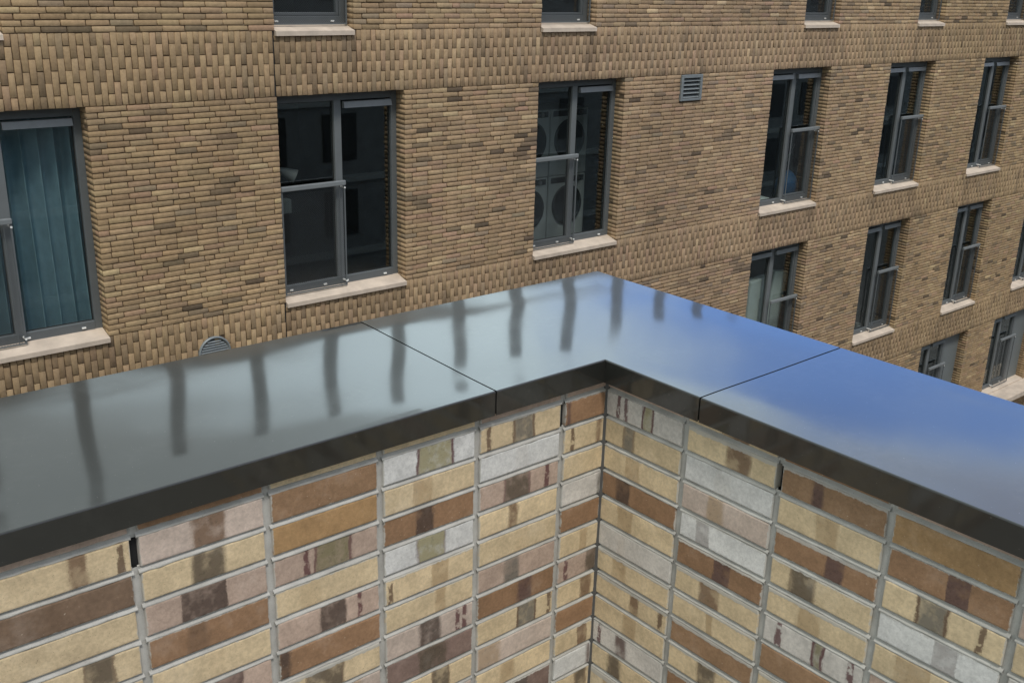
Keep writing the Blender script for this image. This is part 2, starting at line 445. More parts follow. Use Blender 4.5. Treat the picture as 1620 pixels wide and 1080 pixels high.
# expansion joint: leave a clear slot in the bands
keep = np.ones(len(B), bool)
for j in joints:
    keep &= ~((B[:, 4] == 1) & (np.abs((B[:, 0]+B[:, 1])/2-j) < .015))
    m_ = (B[:, 4] == 1) & (B[:, 0] < j+.006) & (B[:, 1] > j+.006); B[m_, 0] = j+.010
    m_ = (B[:, 4] == 1) & (B[:, 1] > j-.006) & (B[:, 0] < j-.006); B[m_, 1] = np.minimum(B[m_, 1], j-.010)
B = B[keep & ((B[:, 1]-B[:, 0]) > .01)]
NB = len(B)
ti = rng.choice(len(pal), NB, p=pw)
# dark bricks tend to come in little clusters
cx, cz = (B[:, 0]+B[:, 1])/2, (B[:, 2]+B[:, 3])/2
clus = np.sin(cx*2.3+1.1*np.sin(cz*1.7))*np.sin(cz*3.1+1.3*np.sin(cx*.9))
ti = np.where((clus > .86) & (rng.random(NB) < .35), 6, ti)
tint = pal[ti]*rng.normal(1, .075, (NB, 1))*rng.normal(1, .010, (NB, 3))*1.06
sold = B[:, 4] == 1
tint[sold] = .55*tint[sold]+.45*np.array([.318, .228, .138])
# band bricks darker towards the stone sill above, with run-off grime below its ends
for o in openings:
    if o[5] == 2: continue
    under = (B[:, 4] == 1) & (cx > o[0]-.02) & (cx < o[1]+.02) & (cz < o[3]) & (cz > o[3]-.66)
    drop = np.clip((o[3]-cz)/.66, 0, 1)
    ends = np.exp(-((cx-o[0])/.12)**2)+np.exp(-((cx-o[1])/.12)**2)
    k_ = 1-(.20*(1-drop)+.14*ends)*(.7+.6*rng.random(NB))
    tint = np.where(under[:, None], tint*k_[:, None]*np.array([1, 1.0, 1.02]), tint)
warm = 1+.05*np.sin(cx*.31+1.)
tint = tint*np.stack([np.ones(NB)*1.0, np.ones(NB), 1/warm], 1)*np.array([1.12, 1.10, 1.10])

def brick_arrays(B, jit=.0019):
    n = len(B); x0, x1, z0, z1 = B[:, 0], B[:, 1], B[:, 2], B[:, 3]; y = B[:, 5]; yb = y+.022
    edge_op = np.zeros(n)
    bv = .0022
    V = np.zeros((n, 12, 3))
    cs = [(x0, z0), (x1, z0), (x1, z1), (x0, z1)]; sg = [(1, 1), (-1, 1), (-1, -1), (1, -1)]
    for i in range(4):
        jx, jz = rng.normal(0, jit, n), rng.normal(0, jit*.8, n)
        X, Z = cs[i][0]+jx, cs[i][1]+jz
        V[:, i] = np.stack([X+sg[i][0]*bv, y+rng.normal(0, .0006, n), Z+sg[i][1]*bv], 1)
        V[:, 4+i] = np.stack([X, y+bv, Z], 1)
        V[:, 8+i] = np.stack([X, y+B[:, 6]*0+yb-y, Z], 1) if False else np.stack([X, yb, Z], 1)
    F = [(0, 1, 2, 3)]
    for i in range(4):
        j = (i+1) % 4
        F.append((4+i, 4+j, j, i)); F.append((8+i, 8+j, 4+j, 4+i))
    return V, np.array(F)

# which bricks wrap into a window reveal: they get a deep body
deep = np.zeros(NB, bool)
for o in openings:
    m_ = (cz < o[2]) & (cz > o[3]) & ((np.abs(B[:, 1]-o[0]) < .012) | (np.abs(B[:, 0]-o[1]) < .012))
    deep |= m_
u, v, w = proj(np.stack([cx, B[:, 5], cz], 1))
def coping_y(u): return np.where(u < 940, 625-.207*u, 430+.331*(u-940))
vis = (u > -5) & (u < 1625) & (v > -5) & (v < coping_y(u)+4) & (w > 0)
area = (B[:, 1]-B[:, 0])*(B[:, 3]-B[:, 2])*B[:, 5]/w**3
area = np.where(vis, area, 0)
# reveal bricks stay with the joined field
order = np.argsort(-np.where(deep, 0, area))
single = np.zeros(NB, bool); single[order[:300]] = True

V, F = brick_arrays(B[~single])
n = len(V)
dp = deep[~single]
V[dp, 8:, 1] = D+.098
Vs = V.reshape(-1, 3)
Fs = (F[None]+np.arange(n)[:, None, None]*12).reshape(-1, 4)
# second brick of each reveal, behind the first
extra = B[~single][dp]
EV = []; ETint = []
for e_, tt in zip(extra, tint[~single][dp]):
    for o in openings:
        zc = (e_[2]+e_[3])/2
        if o[3] < zc < o[2]:
            xr = None
            if abs(e_[0]-.0025-o[1]) < .012: xr = (o[1]+.002+rng.normal(0, .0015), o[1]+.05)
            elif abs(e_[1]-o[0]) < .012: xr = (o[0]-.05, o[0]-.002+rng.normal(0, .0015))
            if xr:
                y0 = D+.104; y1 = D+REV+.01
                EV.append([(xr[0], y0, e_[2]), (xr[1], y0, e_[2]), (xr[1], y0, e_[3]), (xr[0], y0, e_[3]),
                           (xr[0], y0+.002, e_[2]), (xr[1], y0+.002, e_[2]), (xr[1], y0+.002, e_[3]), (xr[0], y0+.002, e_[3]),
                           (xr[0], y1, e_[2]), (xr[1], y1, e_[2]), (xr[1], y1, e_[3]), (xr[0], y1, e_[3])])
                ETint.append(pal[rng.choice(len(pal), p=pw)]*.95)
EV = np.array(EV); ne = len(EV)
Fe = (F[None]+(np.arange(ne)[:, None, None]+n)*12).reshape(-1, 4)
Vs = np.concatenate([Vs, EV.reshape(-1, 3)]); Fs = np.concatenate([Fs, Fe])
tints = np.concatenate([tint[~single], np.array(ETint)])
def mesh_np(name, V, F, m):
    me = bpy.data.meshes.new(name)
    me.vertices.add(len(V)); me.vertices.foreach_set('co', V.astype(np.float32).ravel())
    me.loops.add(F.size); me.loops.foreach_set('vertex_index', F.astype(np.int32).ravel())
    me.polygons.add(len(F)); me.polygons.foreach_set('loop_start', np.arange(0, F.size, F.shape[1], dtype=np.int32))
    me.update(calc_edges=True); me.materials.append(m); return me
me = mesh_np('brickwork', Vs, Fs, m_fb)
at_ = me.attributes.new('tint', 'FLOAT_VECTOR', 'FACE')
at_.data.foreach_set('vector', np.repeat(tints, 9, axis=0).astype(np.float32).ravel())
o = bpy.data.objects.new('brickwork', me); col.objects.link(o); o.parent = bldg; at(o); o['kind'] = 'stuff'

# the 300 bricks that show largest: objects of their own sharing a few meshes
def unit_brick(w_, h_):
    bb = np.array([(-w_/2, w_/2, -h_/2, h_/2, 0, 0, .1)])
    V, F = brick_arrays(bb, .0018)
    return mesh_np('brick', V[0], F, m_fb)
variants = {}
for kk, (w_, h_) in {'s': (.2125, .05), 'h': (.103, .05), 'v': (.0531, .214), 'w': (.0531, .104)}.items():
    variants[kk] = [(unit_brick(w_, h_), w_, h_) for _ in range(8)]
for i in np.where(single)[0]:
    x0, x1, z0, z1, sol, yf, _ = B[i]
    kk = ('v' if z1-z0 > .15 else 'w') if sol else ('s' if x1-x0 > .15 else 'h')
    me, w_, h_ = random.choice(variants[kk])
    o = bpy.data.objects.new('brick', me); col.objects.link(o); o.parent = bldg
    o.location = Vector(((x0+x1)/2, yf, (z0+z1)/2))-BO
    o.scale = ((x1-x0)/w_, 1, (z1-z0)/h_)
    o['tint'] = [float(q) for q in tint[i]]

# mortar bed behind the bricks, with the openings cut out and their reveals lined
MD = .0125
mb = MB()
xs_ = sorted({XA, XB, *[o[0] for o in openings], *[o[1] for o in openings], vents[0][0], vents[0][1]})
zs_ = sorted({lowz-C*40, ROOF, *[o[2] for o in openings], *[o[3]-(.0 if o[5] == 2 else .052) for o in openings], vents[0][2], vents[0][3]})
holes = [(o[0], o[1], o[3]-(.0 if o[5] == 2 else .052), o[2]) for o in openings]+[(vents[0][0], vents[0][1], vents[0][2], vents[0][3])]
for a, b_ in zip(xs_[:-1], xs_[1:]):
    for c_, d_ in zip(zs_[:-1], zs_[1:]):
        xm, zm = (a+b_)/2, (c_+d_)/2
        if any(h[0] < xm < h[1] and h[2] < zm < h[3] for h in holes): continue
        mb.quad((a, D+MD, c_), (b_, D+MD, c_), (b_, D+MD, d_), (a, D+MD, d_))
for h in holes:
    x0, x1, z0, z1 = h; y0, y1 = D+MD, D+REV+.12
    e_ = .006
    mb.quad((x1+e_, y1, z0), (x1+e_, y0, z0), (x1+e_, y0, z1), (x1+e_, y1, z1))
    mb.quad((x0-e_, y0, z0), (x0-e_, y1, z0), (x0-e_, y1, z1), (x0-e_, y0, z1))
    mb.quad((x0-e_, y0, z0), (x1+e_, y0, z0), (x1+e_, y1, z0), (x0-e_, y1, z0))
    mb.quad((x0-e_, y0, z1), (x0-e_, y1, z1), (x1+e_, y1, z1), (x1+e_, y0, z1))
mb.build('mortar_bed', m_fm, bldg).matrix_parent_inverse = Matrix.Translation(-BO)
# expansion joint filler
mb = MB()
for r in (-1, 0, 1):
    zt = HEAD-FLOOR*r
    mb.box(5.2585, 5.2775, D+.008, D+.02, zt-FLOOR+.004, zt-WH)
at(mb.build('expansion_joint', m_seal, bldg))

# body: roof, slabs, inner walls, side walls
at(MB().box(XA, XB, D+.02, D+8, ROOF-.25, ROOF-.005).box(XA, XB, D+.4, D+8, ROOF, ROOF+.02).build('roof', m_roof, bldg))
at(MB().box(XA-.03, XB+.03, D-.035, D+.33, ROOF, ROOF+.05, .006).build('roof_coping', m_post, bldg))
mb = MB()
for r in (-1, 0, 1, 2):
    zt = HEAD-FLOOR*r; zf = zt-WH-.14
    mb.box(XA+.2, XB-.2, D+REV+.15, D+7.9, zf-.3, zf)
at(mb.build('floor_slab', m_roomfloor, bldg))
mb = MB()
for xw in (4.3, 8.0, 12.6, 16.2, 19.4, 22.4, 26.0, 30.0, -.6):
    mb.box(xw, xw+.12, D+REV+.16, D+4.5, GZ+1, ROOF-.3)
mb.box(XA+.2, XB-.2, D+4.5, D+4.6, GZ+1, ROOF-.3)
for r in (-1, 0, 1, 2):
    zt = HEAD-FLOOR*r; mb.box(XA+.2, XB-.2, D+REV+.16, D+4.5, zt+.14, zt+.20)
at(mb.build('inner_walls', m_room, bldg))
at(MB().box(XA, XA+.1, D+.03, D+8, GZ, ROOF-.26).box(XB-.1, XB, D+.03, D+8, GZ, ROOF-.26).box(XA+.1, XB-.1, D+7.9, D+8, GZ, ROOF-.26)
   .box(XA, XB, D+.012, D+.3, GZ, lowz-C*40-.001).build('side_wall', m_ob, bldg))
# posts standing on the roof edge (seen mirrored in the coping)
pm = MB().box(-.064, .064, -.06, .06, 0, 1.0, .006).mesh('roof_post', m_post)
for k in range(-3, 27):
    o = bpy.data.objects.new('roof_post', pm); col.objects.link(o); o.parent = bldg
    o.location = Vector((3.05+.957*k, D+.16, ROOF+.05))-BO
    o.scale = (1, 1, 1+.03*math.sin(k*2.1)+(.26 if k == 0 else 0))

# stone ledge low on the right
at(MB().box(22.0, XB, D-.42, D-.004, -9.05, -8.93, .006).build('stone_ledge', m_sill, bldg))

# ------------------------------------------------------------------ windows
def guard_ribbons(x0, x1, z0, z1, y, pitch=.026, wd=.0013):
    mb = MB(); W_, H_ = x1-x0, z1-z0
    for s in (1, -1):
        k = -H_
        while k < W_:
            # line: x = x0 + k + t, z = z0 + t  (t in 0..H)  mirrored for s = -1
            t0 = max(0, -k); t1 = min(H_, W_-k)
            if t1-t0 > .01:
                pts = [(x0+k+t0, z0+t0), (x0+k+t1, z0+t1)]
                if s < 0: pts = [(x0+x1-p[0], p[1]) for p in pts]
                (ax, az_), (bx, bz) = pts
                mb.quad((ax-wd, y+s*.001, az_), (ax+wd, y+s*.001, az_), (bx+wd, y+s*.001, bz), (bx-wd, y+s*.001, bz))
            k += pitch
    return mb
cap_mesh = MB().box(-.020, .020, -.016, 0, -.009, .009, .003).mesh('drain_cap', m_cap)
def window(x0, x1, zt, zb, kind, r, label=None):
    y = D+REV
    wnd = empty('window', Vector(((x0+x1)/2, y, zb))-BO, parent=bldg)
    if label: wnd['label'] = label
    O = Vector(((x0+x1)/2, y, zb))
    def put(mb, name, m, kind_=None):
        o = mb.build(name, m, wnd); o.matrix_parent_inverse = Matrix.Translation(-O)
        if kind_: o['kind'] = kind_
        return o
    fy0, fy1 = y, y+.075
    fb = zb+.03                       # frame foot behind the sloping sill
    fwid = .075
    X0, X1 = x0-.004, x1+.004
    xp = x1-.62 if kind == 'P' else X1   # grey panel to the right
    if kind == 'P':
        put(MB().box(xp, X1, fy0+.006, fy1, fb, zt+.004, .004), 'side_panel', m_panel)
    put(MB().box(X0, X0+fwid, fy0, fy1, fb, zt+.004, .005).box(xp-fwid, xp-.001, fy0+.001, fy1, fb, zt+.004, .005)
        .box(X0+fwid, xp-fwid, fy0+.002, fy1, zt-.095, zt+.004, .005).box(X0+fwid, xp-fwid, fy0-.004, fy1, fb, fb+.105, .006), 'frame', m_frame)
    # caps of the drain slots
    nx = [.10, .37, .55, .88] if kind in 'LR' else [.12, .82]
    for q in nx:
        o = bpy.data.objects.new('drain_cap', cap_mesh); col.objects.link(o); o.parent = wnd
        o.location = Vector((X0+(xp-X0)*q, fy0-.004, fb+.052))-O
    gz0, gz1 = fb+.105, zt-.095
    gx0, gx1 = X0+fwid, xp-fwid
    leaves = []
    if kind == 'S': leaves = [(gx0, gx1, True)]
    else:
        xm = (X0+xp)/2+(.02 if kind != 'P' else .0)
        put(MB().box(xm-.045, xm+.045, fy0+.0005, fy1, gz0-.001, gz1+.001, .005), 'mullion', m_mull)
        leaves = [(gx0, xm-.045, kind == 'L'), (xm+.045, gx1, kind != 'L')]
    for i, (a, b_, op) in enumerate(leaves):
        if op and kind in 'RPS':      # opening leaf has its own sash
            s_ = .034
            put(MB().box(a+.003, a+s_, fy0+.012, fy1-.005, gz0+.003, gz1-.003, .004).box(b_-s_, b_-.003, fy0+.012, fy1-.005, gz0+.003, gz1-.003, .004)
                .box(a+s_, b_-s_, fy0+.013, fy1-.005, gz1-s_, gz1-.003, .004).box(a+s_, b_-s_, fy0+.013, fy1-.005, gz0+.003, gz0+s_, .004), 'sash', m_frame)
        put(MB().box(a+.004, b_-.004, fy0+.042, fy0+.050, gz0+.004, gz1-.004), 'pane', m_glass)
        put(MB().box(a+.001, b_-.001, fy0+.036, fy0+.041, gz0+.001, gz0+.008).box(a+.001, b_-.001, fy0+.036, fy0+.041, gz1-.008, gz1-.001)
            .box(a+.001, a+.008, fy0+.036, fy0+.041, gz0+.008, gz1-.008).box(b_-.008, b_-.001, fy0+.036, fy0+.041, gz0+.008, gz1-.008), 'gasket', m_seal)
        if (i == 1 or kind == 'S' or kind in 'RP') and not (kind in 'RP' and i == 0 and r == 1 and False):
            zz = gz1-.012
            put(MB().prism([(fy0-.045, zz-.070), (fy0+.010, zz-.074), (fy0+.010, zz), (fy0-.028, zz-.004)], a+.02, b_-.015), 'trickle_vent', m_rail)
    # guard rail with mesh infill before the opening leaf
    gx = [(a, b_) for a, b_, op in leaves if op]
    a, b_ = gx[0]
    ra, rb = a-.03, b_+.075
    if kind in 'RP': ra, rb = a-.06, b_+.06
    if kind == 'S': ra, rb = a-.05, b_+.05
    zr = zb+1.24
    ry = y-.075
    put(MB().box(ra, rb, ry-.022, ry+.022, zr-.028, zr+.028, .010), 'rail', m_rail)
    gzb = fb+.02
    gm = MB().box(ra+.004, ra+.022, ry-.006, ry+.006, gzb, zr-.029).box(rb-.022, rb-.004, ry-.006, ry+.006, gzb, zr-.029).box(ra+.022, rb-.022, ry-.006, ry+.006, gzb, gzb+.014)
    if kind == 'L': gm.box(rb-.078, rb-.073, ry-.004, ry+.004, gzb+.014, zr-.029)
    put(gm, 'guard_frame', m_frame)
    put(guard_ribbons(ra+.02, rb-.02, gzb+.01, zr-.03, ry), 'guard_mesh', m_mesh, 'stuff')
    mbb = MB()
    for (px, pz) in ((rb-.012, zr-.055), ((rb if kind == 'L' else ra+.024)-.012, gzb+.05)):
        mbb.tube((px, ry-.014, pz), (px, ry+.07, pz), .011, 8)
    put(mbb, 'bolt', m_cap)
    # stone sill, sloping outwards
    if r != 2:
        put(MB().prism([(D-.030, zb-.052), (D+REV+.005, zb-.048), (D+REV+.005, zb+.052), (D-.030, zb-.006)], x0+.004, x1-.004), 'sill', m_sill)
    else:
        put(MB().prism([(D-.002, zb-.052), (D+REV+.005, zb-.048), (D+REV+.005, zb+.052), (D-.002, zb+.02)], x0+.004, x1-.004), 'sill', m_sill)
    return wnd
for (x0, x1, zt, zb, k, r) in openings: window(x0, x1, zt, zb, k, r)

# ------------------------------------------------------------------ ventilation grilles
vx0, vx1, vz0, vz1 = vents[0]
t_ = empty('ventilation_grille', ((vx0+vx1)/2, D, vz0), 'square grey louvred ventilation grille high on the brick between two windows', 'vent')
O_ = Vector(((vx0+vx1)/2, D, vz0))
mb = MB(); fy = D-.028; w_ = .045
mb.box(vx0, vx0+w_, fy, D+.03, vz0, vz1, .004).box(vx1-w_, vx1, fy, D+.03, vz0, vz1, .004)
mb.box(vx0+w_, vx1-w_, fy+.001, D+.03, vz1-w_, vz1, .004).box(vx0+w_, vx1-w_, fy+.001, D+.03, vz0, vz0+.03, .004)
mb.build('frame', m_vent, t_).matrix_parent_inverse = Matrix.Translation(-O_)
MB().box(vx0+w_, vx1-w_, D+.05, D+.055, vz0, vz1).build('backing', m_dark, t_).matrix_parent_inverse = Matrix.Translation(-O_)
nsl = 5; ph = (vz1-vz0-w_-.03)/nsl
sl = MB().prism([(-.020, -.004), (-.016, -.008), (.036, .026), (.032, .030)], -(vx1-vx0)/2+w_-.002, (vx1-vx0)/2-w_+.002).mesh('slat', m_vent)
for i in range(nsl):
    o = bpy.data.objects.new('slat', sl); col.objects.link(o); o.parent = t_
    o.location = (0, 0, .045+ph*i)
# round one in the soldier band
t_ = empty('ventilation_grille', (RVC[0], D, RVC[1]), 'round grey louvred ventilation grille just above the metal coping', 'vent')
n = 40; mb = MB(); rr_, ri = RVC[2], RVC[2]-.022
vv = []; 
for i in range(n):
    c_, s_ = math.cos(2*math.pi*i/n), math.sin(2*math.pi*i/n)
    vv += [(rr_*c_, .01, rr_*s_), (rr_*c_, -.018, rr_*s_), ((rr_-.008)*c_, -.028, (rr_-.008)*s_), (ri*c_, -.022, ri*s_), (ri*c_, .01, ri*s_)]
ff = []
for i in range(n):
    j = (i+1) % n
    for k in range(4): ff.append((i*5+k, j*5+k, j*5+k+1, i*5+k+1))
mb.add(vv, ff, True); mb.build('ring', m_vent, t_)
MB().add([(ri*math.cos(2*math.pi*i/n), .008, ri*math.sin(2*math.pi*i/n)) for i in range(n)], [tuple(range(n))]).build('backing', m_dark, t_)
for i in range(11):
    z = -ri+.014+i*(2*ri-.02)/11
    hw = math.sqrt(max(1e-4, (ri-.002)**2-(abs(z)+.01)**2)) if abs(z)+.01 < ri else .03
    MB().prism([(-.020, -.006), (-.016, -.009), (.006, .007), (.002, .010)], -hw, hw).build('slat', m_vent, t_, loc=(0, 0, z))

# ------------------------------------------------------------------ things inside the rooms
def curtain(x0, x1, y, zb, zt, amp=.035, n=120, folds=8, seed=1):
    mb = MB(); rn = random.Random(seed); ph_ = [rn.uniform(-.5, .5) for _ in range(40)]
    nzr = 10
    for j in range(nzr+1):
        for i in range(n+1):
            u_ = i/n; tz = j/nzr
            f_ = u_*folds+ph_[int(u_*folds)]*.3*math.sin(math.pi*((u_*folds) % 1))
            mb.v.append((x0+(x1-x0)*u_+.02*math.sin(3*u_+tz*2)*(1-tz), y+amp*(.6+.4*(1-tz))*(1.6*abs(math.sin(math.pi*f_))**.8-.8)+.02*math.sin(u_*9), zb+(zt-zb)*tz))
    for j in range(nzr):
        for i in range(n):
            a = j*(n+1)+i; mb.f.append((a, a+1, a+n+2, a+n+1)); mb.sm.append(True)
    return mb
z0w = HEAD-WH
cw = curtain(2.35, 3.42, D+.40, z0w+.02, HEAD-.03, .13, 260, 7, 3)
o = cw.build('curtain', m_curtain); tag(o, 'teal curtain hanging in long folds behind the leftmost window', 'curtain')
# cone lamp by the second window
t_ = empty('desk_lamp', (5.42, D+.7, -3.42), 'white cone shaded lamp standing inside the second window from the left', 'lamp')
O_ = Vector((5.42, D+.7, -3.42))
def put2(mb, name, m, t_=t_, O_=O_):
    o = mb.build(name, m, t_); o.matrix_parent_inverse = Matrix.Translation(-O_); return o
put2(MB().tube((5.42, D+.7, -3.42), (5.42, D+.7, -3.40), .10, 20), 'foot', m_lampm)
put2(MB().tube((5.42, D+.7, -3.40), (5.60, D+.68, -2.20), .010, 8), 'stem', m_dark)
put2(MB().tube((5.62, D+.66, -2.14), (5.77, D+.58, -2.22), .035, 20, .085).tube((5.56, D+.69, -2.12), (5.62, D+.66, -2.14), .028, 14), 'lamp_shade', m_lampm)
# blue-grey box
o = MB().box(5.52, 5.64, D+.45, D+.56, -2.60, -2.44, .01).build('storage_box', m_panel); tag(o, 'small blue grey box just behind the guard rail of the second window', 'box')

# stacked washing machines behind the third window
def washer(x, z, label):
    y0 = D+.90; W_, H_ = .715, .935
    t_ = empty('washing_machine', (x, y0, z), label, 'washing machine', 'stacked washing machines')
    MB().box(-W_/2, W_/2, 0, .6, .006, H_, .012).build('body', m_white, t_)
    n = 36; mb = MB()
    vv = []
    for (r_, yy) in ((.285, -.001), (.285, -.022), (.262, -.030), (.235, -.020)):
        vv += [(r_*math.cos(2*math.pi*i/n), yy, .51+r_*math.sin(2*math.pi*i/n)) for i in range(n)]
    ff = [(k*n+i, k*n+(i+1) % n, (k+1)*n+(i+1) % n, (k+1)*n+i) for k in range(3) for i in range(n)]
    mb.add(vv, ff, True).build('door', m_seal, t_)
    MB().add([(.236*math.cos(2*math.pi*i/n), -.019, .51+.236*math.sin(2*math.pi*i/n)) for i in range(n)], [tuple(range(n))]).build('porthole', m_dark, t_)
    MB().box(-W_/2+.04, W_/2-.04, -.006, -.001, .835, .915).build('control_panel', m_seal, t_)
    MB().tube((.2, -.03, .875), (.2, -.006, .875), .03, 14).build('knob', m_steel, t_)
zf = z0w-.14
washer(9.58, zf+.006, 'lower washing machine of the left stack behind the third window')
washer(9.58, zf+.946, 'upper washing machine of the left stack behind the third window')
washer(10.315, zf+.006, 'lower washing machine of the right stack behind the third window')
washer(10.315, zf+.946, 'upper washing machine of the right stack behind the third window')

# blue bag and drying rack behind the fourth window
mb = MB(); import bmesh
bm = bmesh.new(); bmesh.ops.create_uvsphere(bm, u_segments=18, v_segments=10, radius=1)
for p in bm.verts:
    p.co = Vector((p.co.x*.25*(1-.25*p.co.z)+.02*math.sin(p.co.y*5), p.co.y*.16, p.co.z*.26+.26+.015*math.sin(p.co.x*8)))
bm.verts.index_update(); mb.add([p.co[:] for p in bm.verts], [[q.index for q in f.verts] for f in bm.faces], True); bm.free()
o = mb.build('bag', m_blue, loc=(15.17, D+.55, z0w-.05)); tag(o, 'bulging blue bag on the floor behind the window right of the square vent', 'bag')
t_ = empty('drying_rack', (15.32, D+.75, z0w-.14), 'thin white crossed drying rack behind the blue bag', 'rack')
MB().tube((-.35, 0, 0), (.25, 0, 1.0),   .005, 8).build('leg', m_lampm, t_); MB().tube((-.20, .05, 0), (.26, .05, 1.0), .005, 8).build('leg', m_lampm, t_)
o = MB().box(-.22, .22, -.15, .15, 0, .24, .02).build('storage_box', m_sheet, loc=(14.25, D+.5, z0w-.13)); tag(o, 'pale plastic box on the floor left of the blue bag', 'box')
# pale boards in the window under it
zb1 = HEAD-FLOOR-WH-.14
o = MB().box(-.34, .34, -.09, .09, 0, 1.74, .03).build('mattress', m_sheet, loc=(14.42, D+.42, zb1), ); o.rotation_euler = (0, R(1), R(6)); tag(o, 'pale green mattress standing upright at the left of the lower left window', 'mattress')
o = MB().box(-.17, .17, -.05, .05, 0, 1.76, .02).build('mattress', m_sheet, loc=(14.98, D+.50, zb1), ); o.rotation_euler = (0, R(6), R(-6)); tag(o, 'narrow pale green mattress leaning right of the mullion in the lower left window', 'mattress')
# cup on the sill of the window with a pale box
t_ = empty('cup', (17.78, D+.36, HEAD-FLOOR-WH+.04), 'small white cup on the inner sill of the middle lower window', 'cup')
MB().tube((0, 0, 0), (0, 0, .12), .045, 16, .06).build('body', m_lampm, t_); MB().box(.055, .085, -.008, .008, .03, .09, .003).build('handle', m_lampm, t_)
at(MB().box(17.1, 18.5, D+.27, D+.5, HEAD-FLOOR-WH, HEAD-FLOOR-WH+.03).build('inner_sill', m_roomfloor, bldg))

# ------------------------------------------------------------------ our own building: parapet walls
PZ = -.83
YL, XR = 1.594, 1.668          # inner brick faces of the two wings
YO, XO = 2.125, 2.150          # outer faces
PITCH, CP = .2500, .0700
TZ = -2.05                     # terrace floor
MB().box(-6, XR+.05, -6, YL+.05, TZ-.1, TZ).build('terrace_floor', m_terr, kind='structure')

joints_left = [1.530-.2490*k for k in range(0, 14)]      # vertical joints, from the corner outwards
joints_right = [1.3486-.2505*k for k in range(0, 14)]
ztop0 = -.9127                                            # joint above the top full course

tones = {
 'C': (.630, .495, .315), 'c': (.650, .535, .370), 'W': (.640, .630, .610), 'w': (.590, .550, .505), 'P': (.470, .350, .280), 'p': (.530, .430, .365),
 'B': (.290, .170, .096), 'b': (.315, .192, .110), 'O': (.390, .240, .115), 'D': (.195, .128, .085), 'V': (.220, .150, .125)}
bands = {'t': (.400, .270, .145), 'n': (.215, .130, .078), 'd': (.082, .055, .044), 'g': (.180, .165, .138), 'o': (.225, .198, .105), 'v': (.125, .074, .066),
         'y': (.350, .310, .165), 'l': (.43, .40, .385), 's': (.115, .088, .062)}
# one entry per brick: base, band tone, band centre, band half width (fractions of the length), rim, marks
def S(s):
    out = []
    for q in s.split(';'):
        q = q.split()
        base = q[0]; band = None; marks = []; rim = 0
        for a in q[1:]:
            if a[0] == 'm': marks.append(float(a[1:]))
            elif a[0] == 'r': rim = float(a[1:])
            else:
                c0, c1 = a[1:].split('-'); band = (a[0], float(c0), float(c1))
        out.append((base, band, rim, marks))
    return out
left_cols = [
 S('B v.0-.12; C n.80-.95 m.2; C; w g.90-1.; B; C t.5-.72; P s.72-1. m.2; C n.6-.9; B; C n.6-.86; W v.88-1.; C s.6-.9 r.5; C; B; C t.3-.5; P'),
 S('C g.40-.65 r.8 m.1; W; P s.30-.62 r.5 m.85; C n.36-.48; C; P g.32-.52; B v.5-.7; C g.52-.76 r.9 m.95; p t.0-.3; C t.3-.5; V d.4-.7; C; B; P'),
 S('W y.36-.74 r.9; C t.30-.52; B d.33-.54; W y.36-.66 r.4; C t.50-.70 m.05; C t.55-.68; p d.36-.62 m.82 m.9; V s.36-.68; C s.52-.72 r.6; p; C'),
 S('b; O; P o.38-.72 r.7 m.3; C; P d.4-.66 m.8; B d.0-.1; C s.25-.6 r.5; p t.5-.8; V d.3-.5; C; B'),
 S('p n.40-.68; C s.38-.66; P d.28-.66; B n.30-.48; C; P v.5-.75; C s.4-.6; B; C'),
 S('C n.56-.70 m.93; D; C; C s.58-.80 r.6; C t.4-.6; P; B d.3-.5; C'),
]
right_cols = [
 S('w y.50-.62 r.9 m.17 m.27; C g.26-.40 r.5; C t.30-.50; B d.2-.4; C t.24-.46; w; C t.22-.42; C n.50-.62 m.92; C t.42-.62; w v.34-.50 m.1; C s.24-.44; c t.2-.5; B; C'),
 S('C n.46-.74; W; p t.3-.5; W l.20-.36; B v.44-.64; C n.30-.55; C t.42-.50; b; C s.38-.60 r.3; B; C'),
 S('b v.30-.42; C t.38-.60; B v.52-.70; C s.20-.46 r.4; C t.32-.56; w o.52-.62 r.9 m.16 m.9; b; C; B'),
 S('O; B v.50-.68; C g.30-.54 r.9 m.82; W l.48-.68; C t.2-.5; P; C s.4-.6; B'),
 S('C; P; C t.3-.5; w; B; C'),
]
generic = ['C', 'C t.3-.5', 'c', 'C n.4-.55', 'B v.4-.6', 'B', 'W', 'w v.3-.5 m.8', 'P s.3-.6', 'p', 'C s.4-.62 r.5', 'V d.3-.6', 'b', 'C g.4-.6 r.8']
rnb = random.Random(5)
def near_variants(L):
    out = []
    import bmesh
    for q in range(6):
        bm = bmesh.new(); bmesh.ops.create_cube(bm, size=1.)
        for p in bm.verts:
            p.co = Vector((p.co.x*L+rnb.uniform(-.0008, .0008), (p.co.y+.5)*.05, p.co.z*.0582+rnb.uniform(-.0007, .0007)))
        fe = [e for e in bm.edges if all(v_.co.y < .01 for v_ in e.verts)]
        bmesh.ops.bevel(bm, geom=fe, offset=.0032, segments=2, affect='EDGES', profile=.6)
        me = bpy.data.meshes.new('brick'); bm.to_mesh(me); bm.free(); me.materials.append(m_nb); out.append(me)
    return out
full_v = near_variants(.2345); half_v = near_variants(.1210)
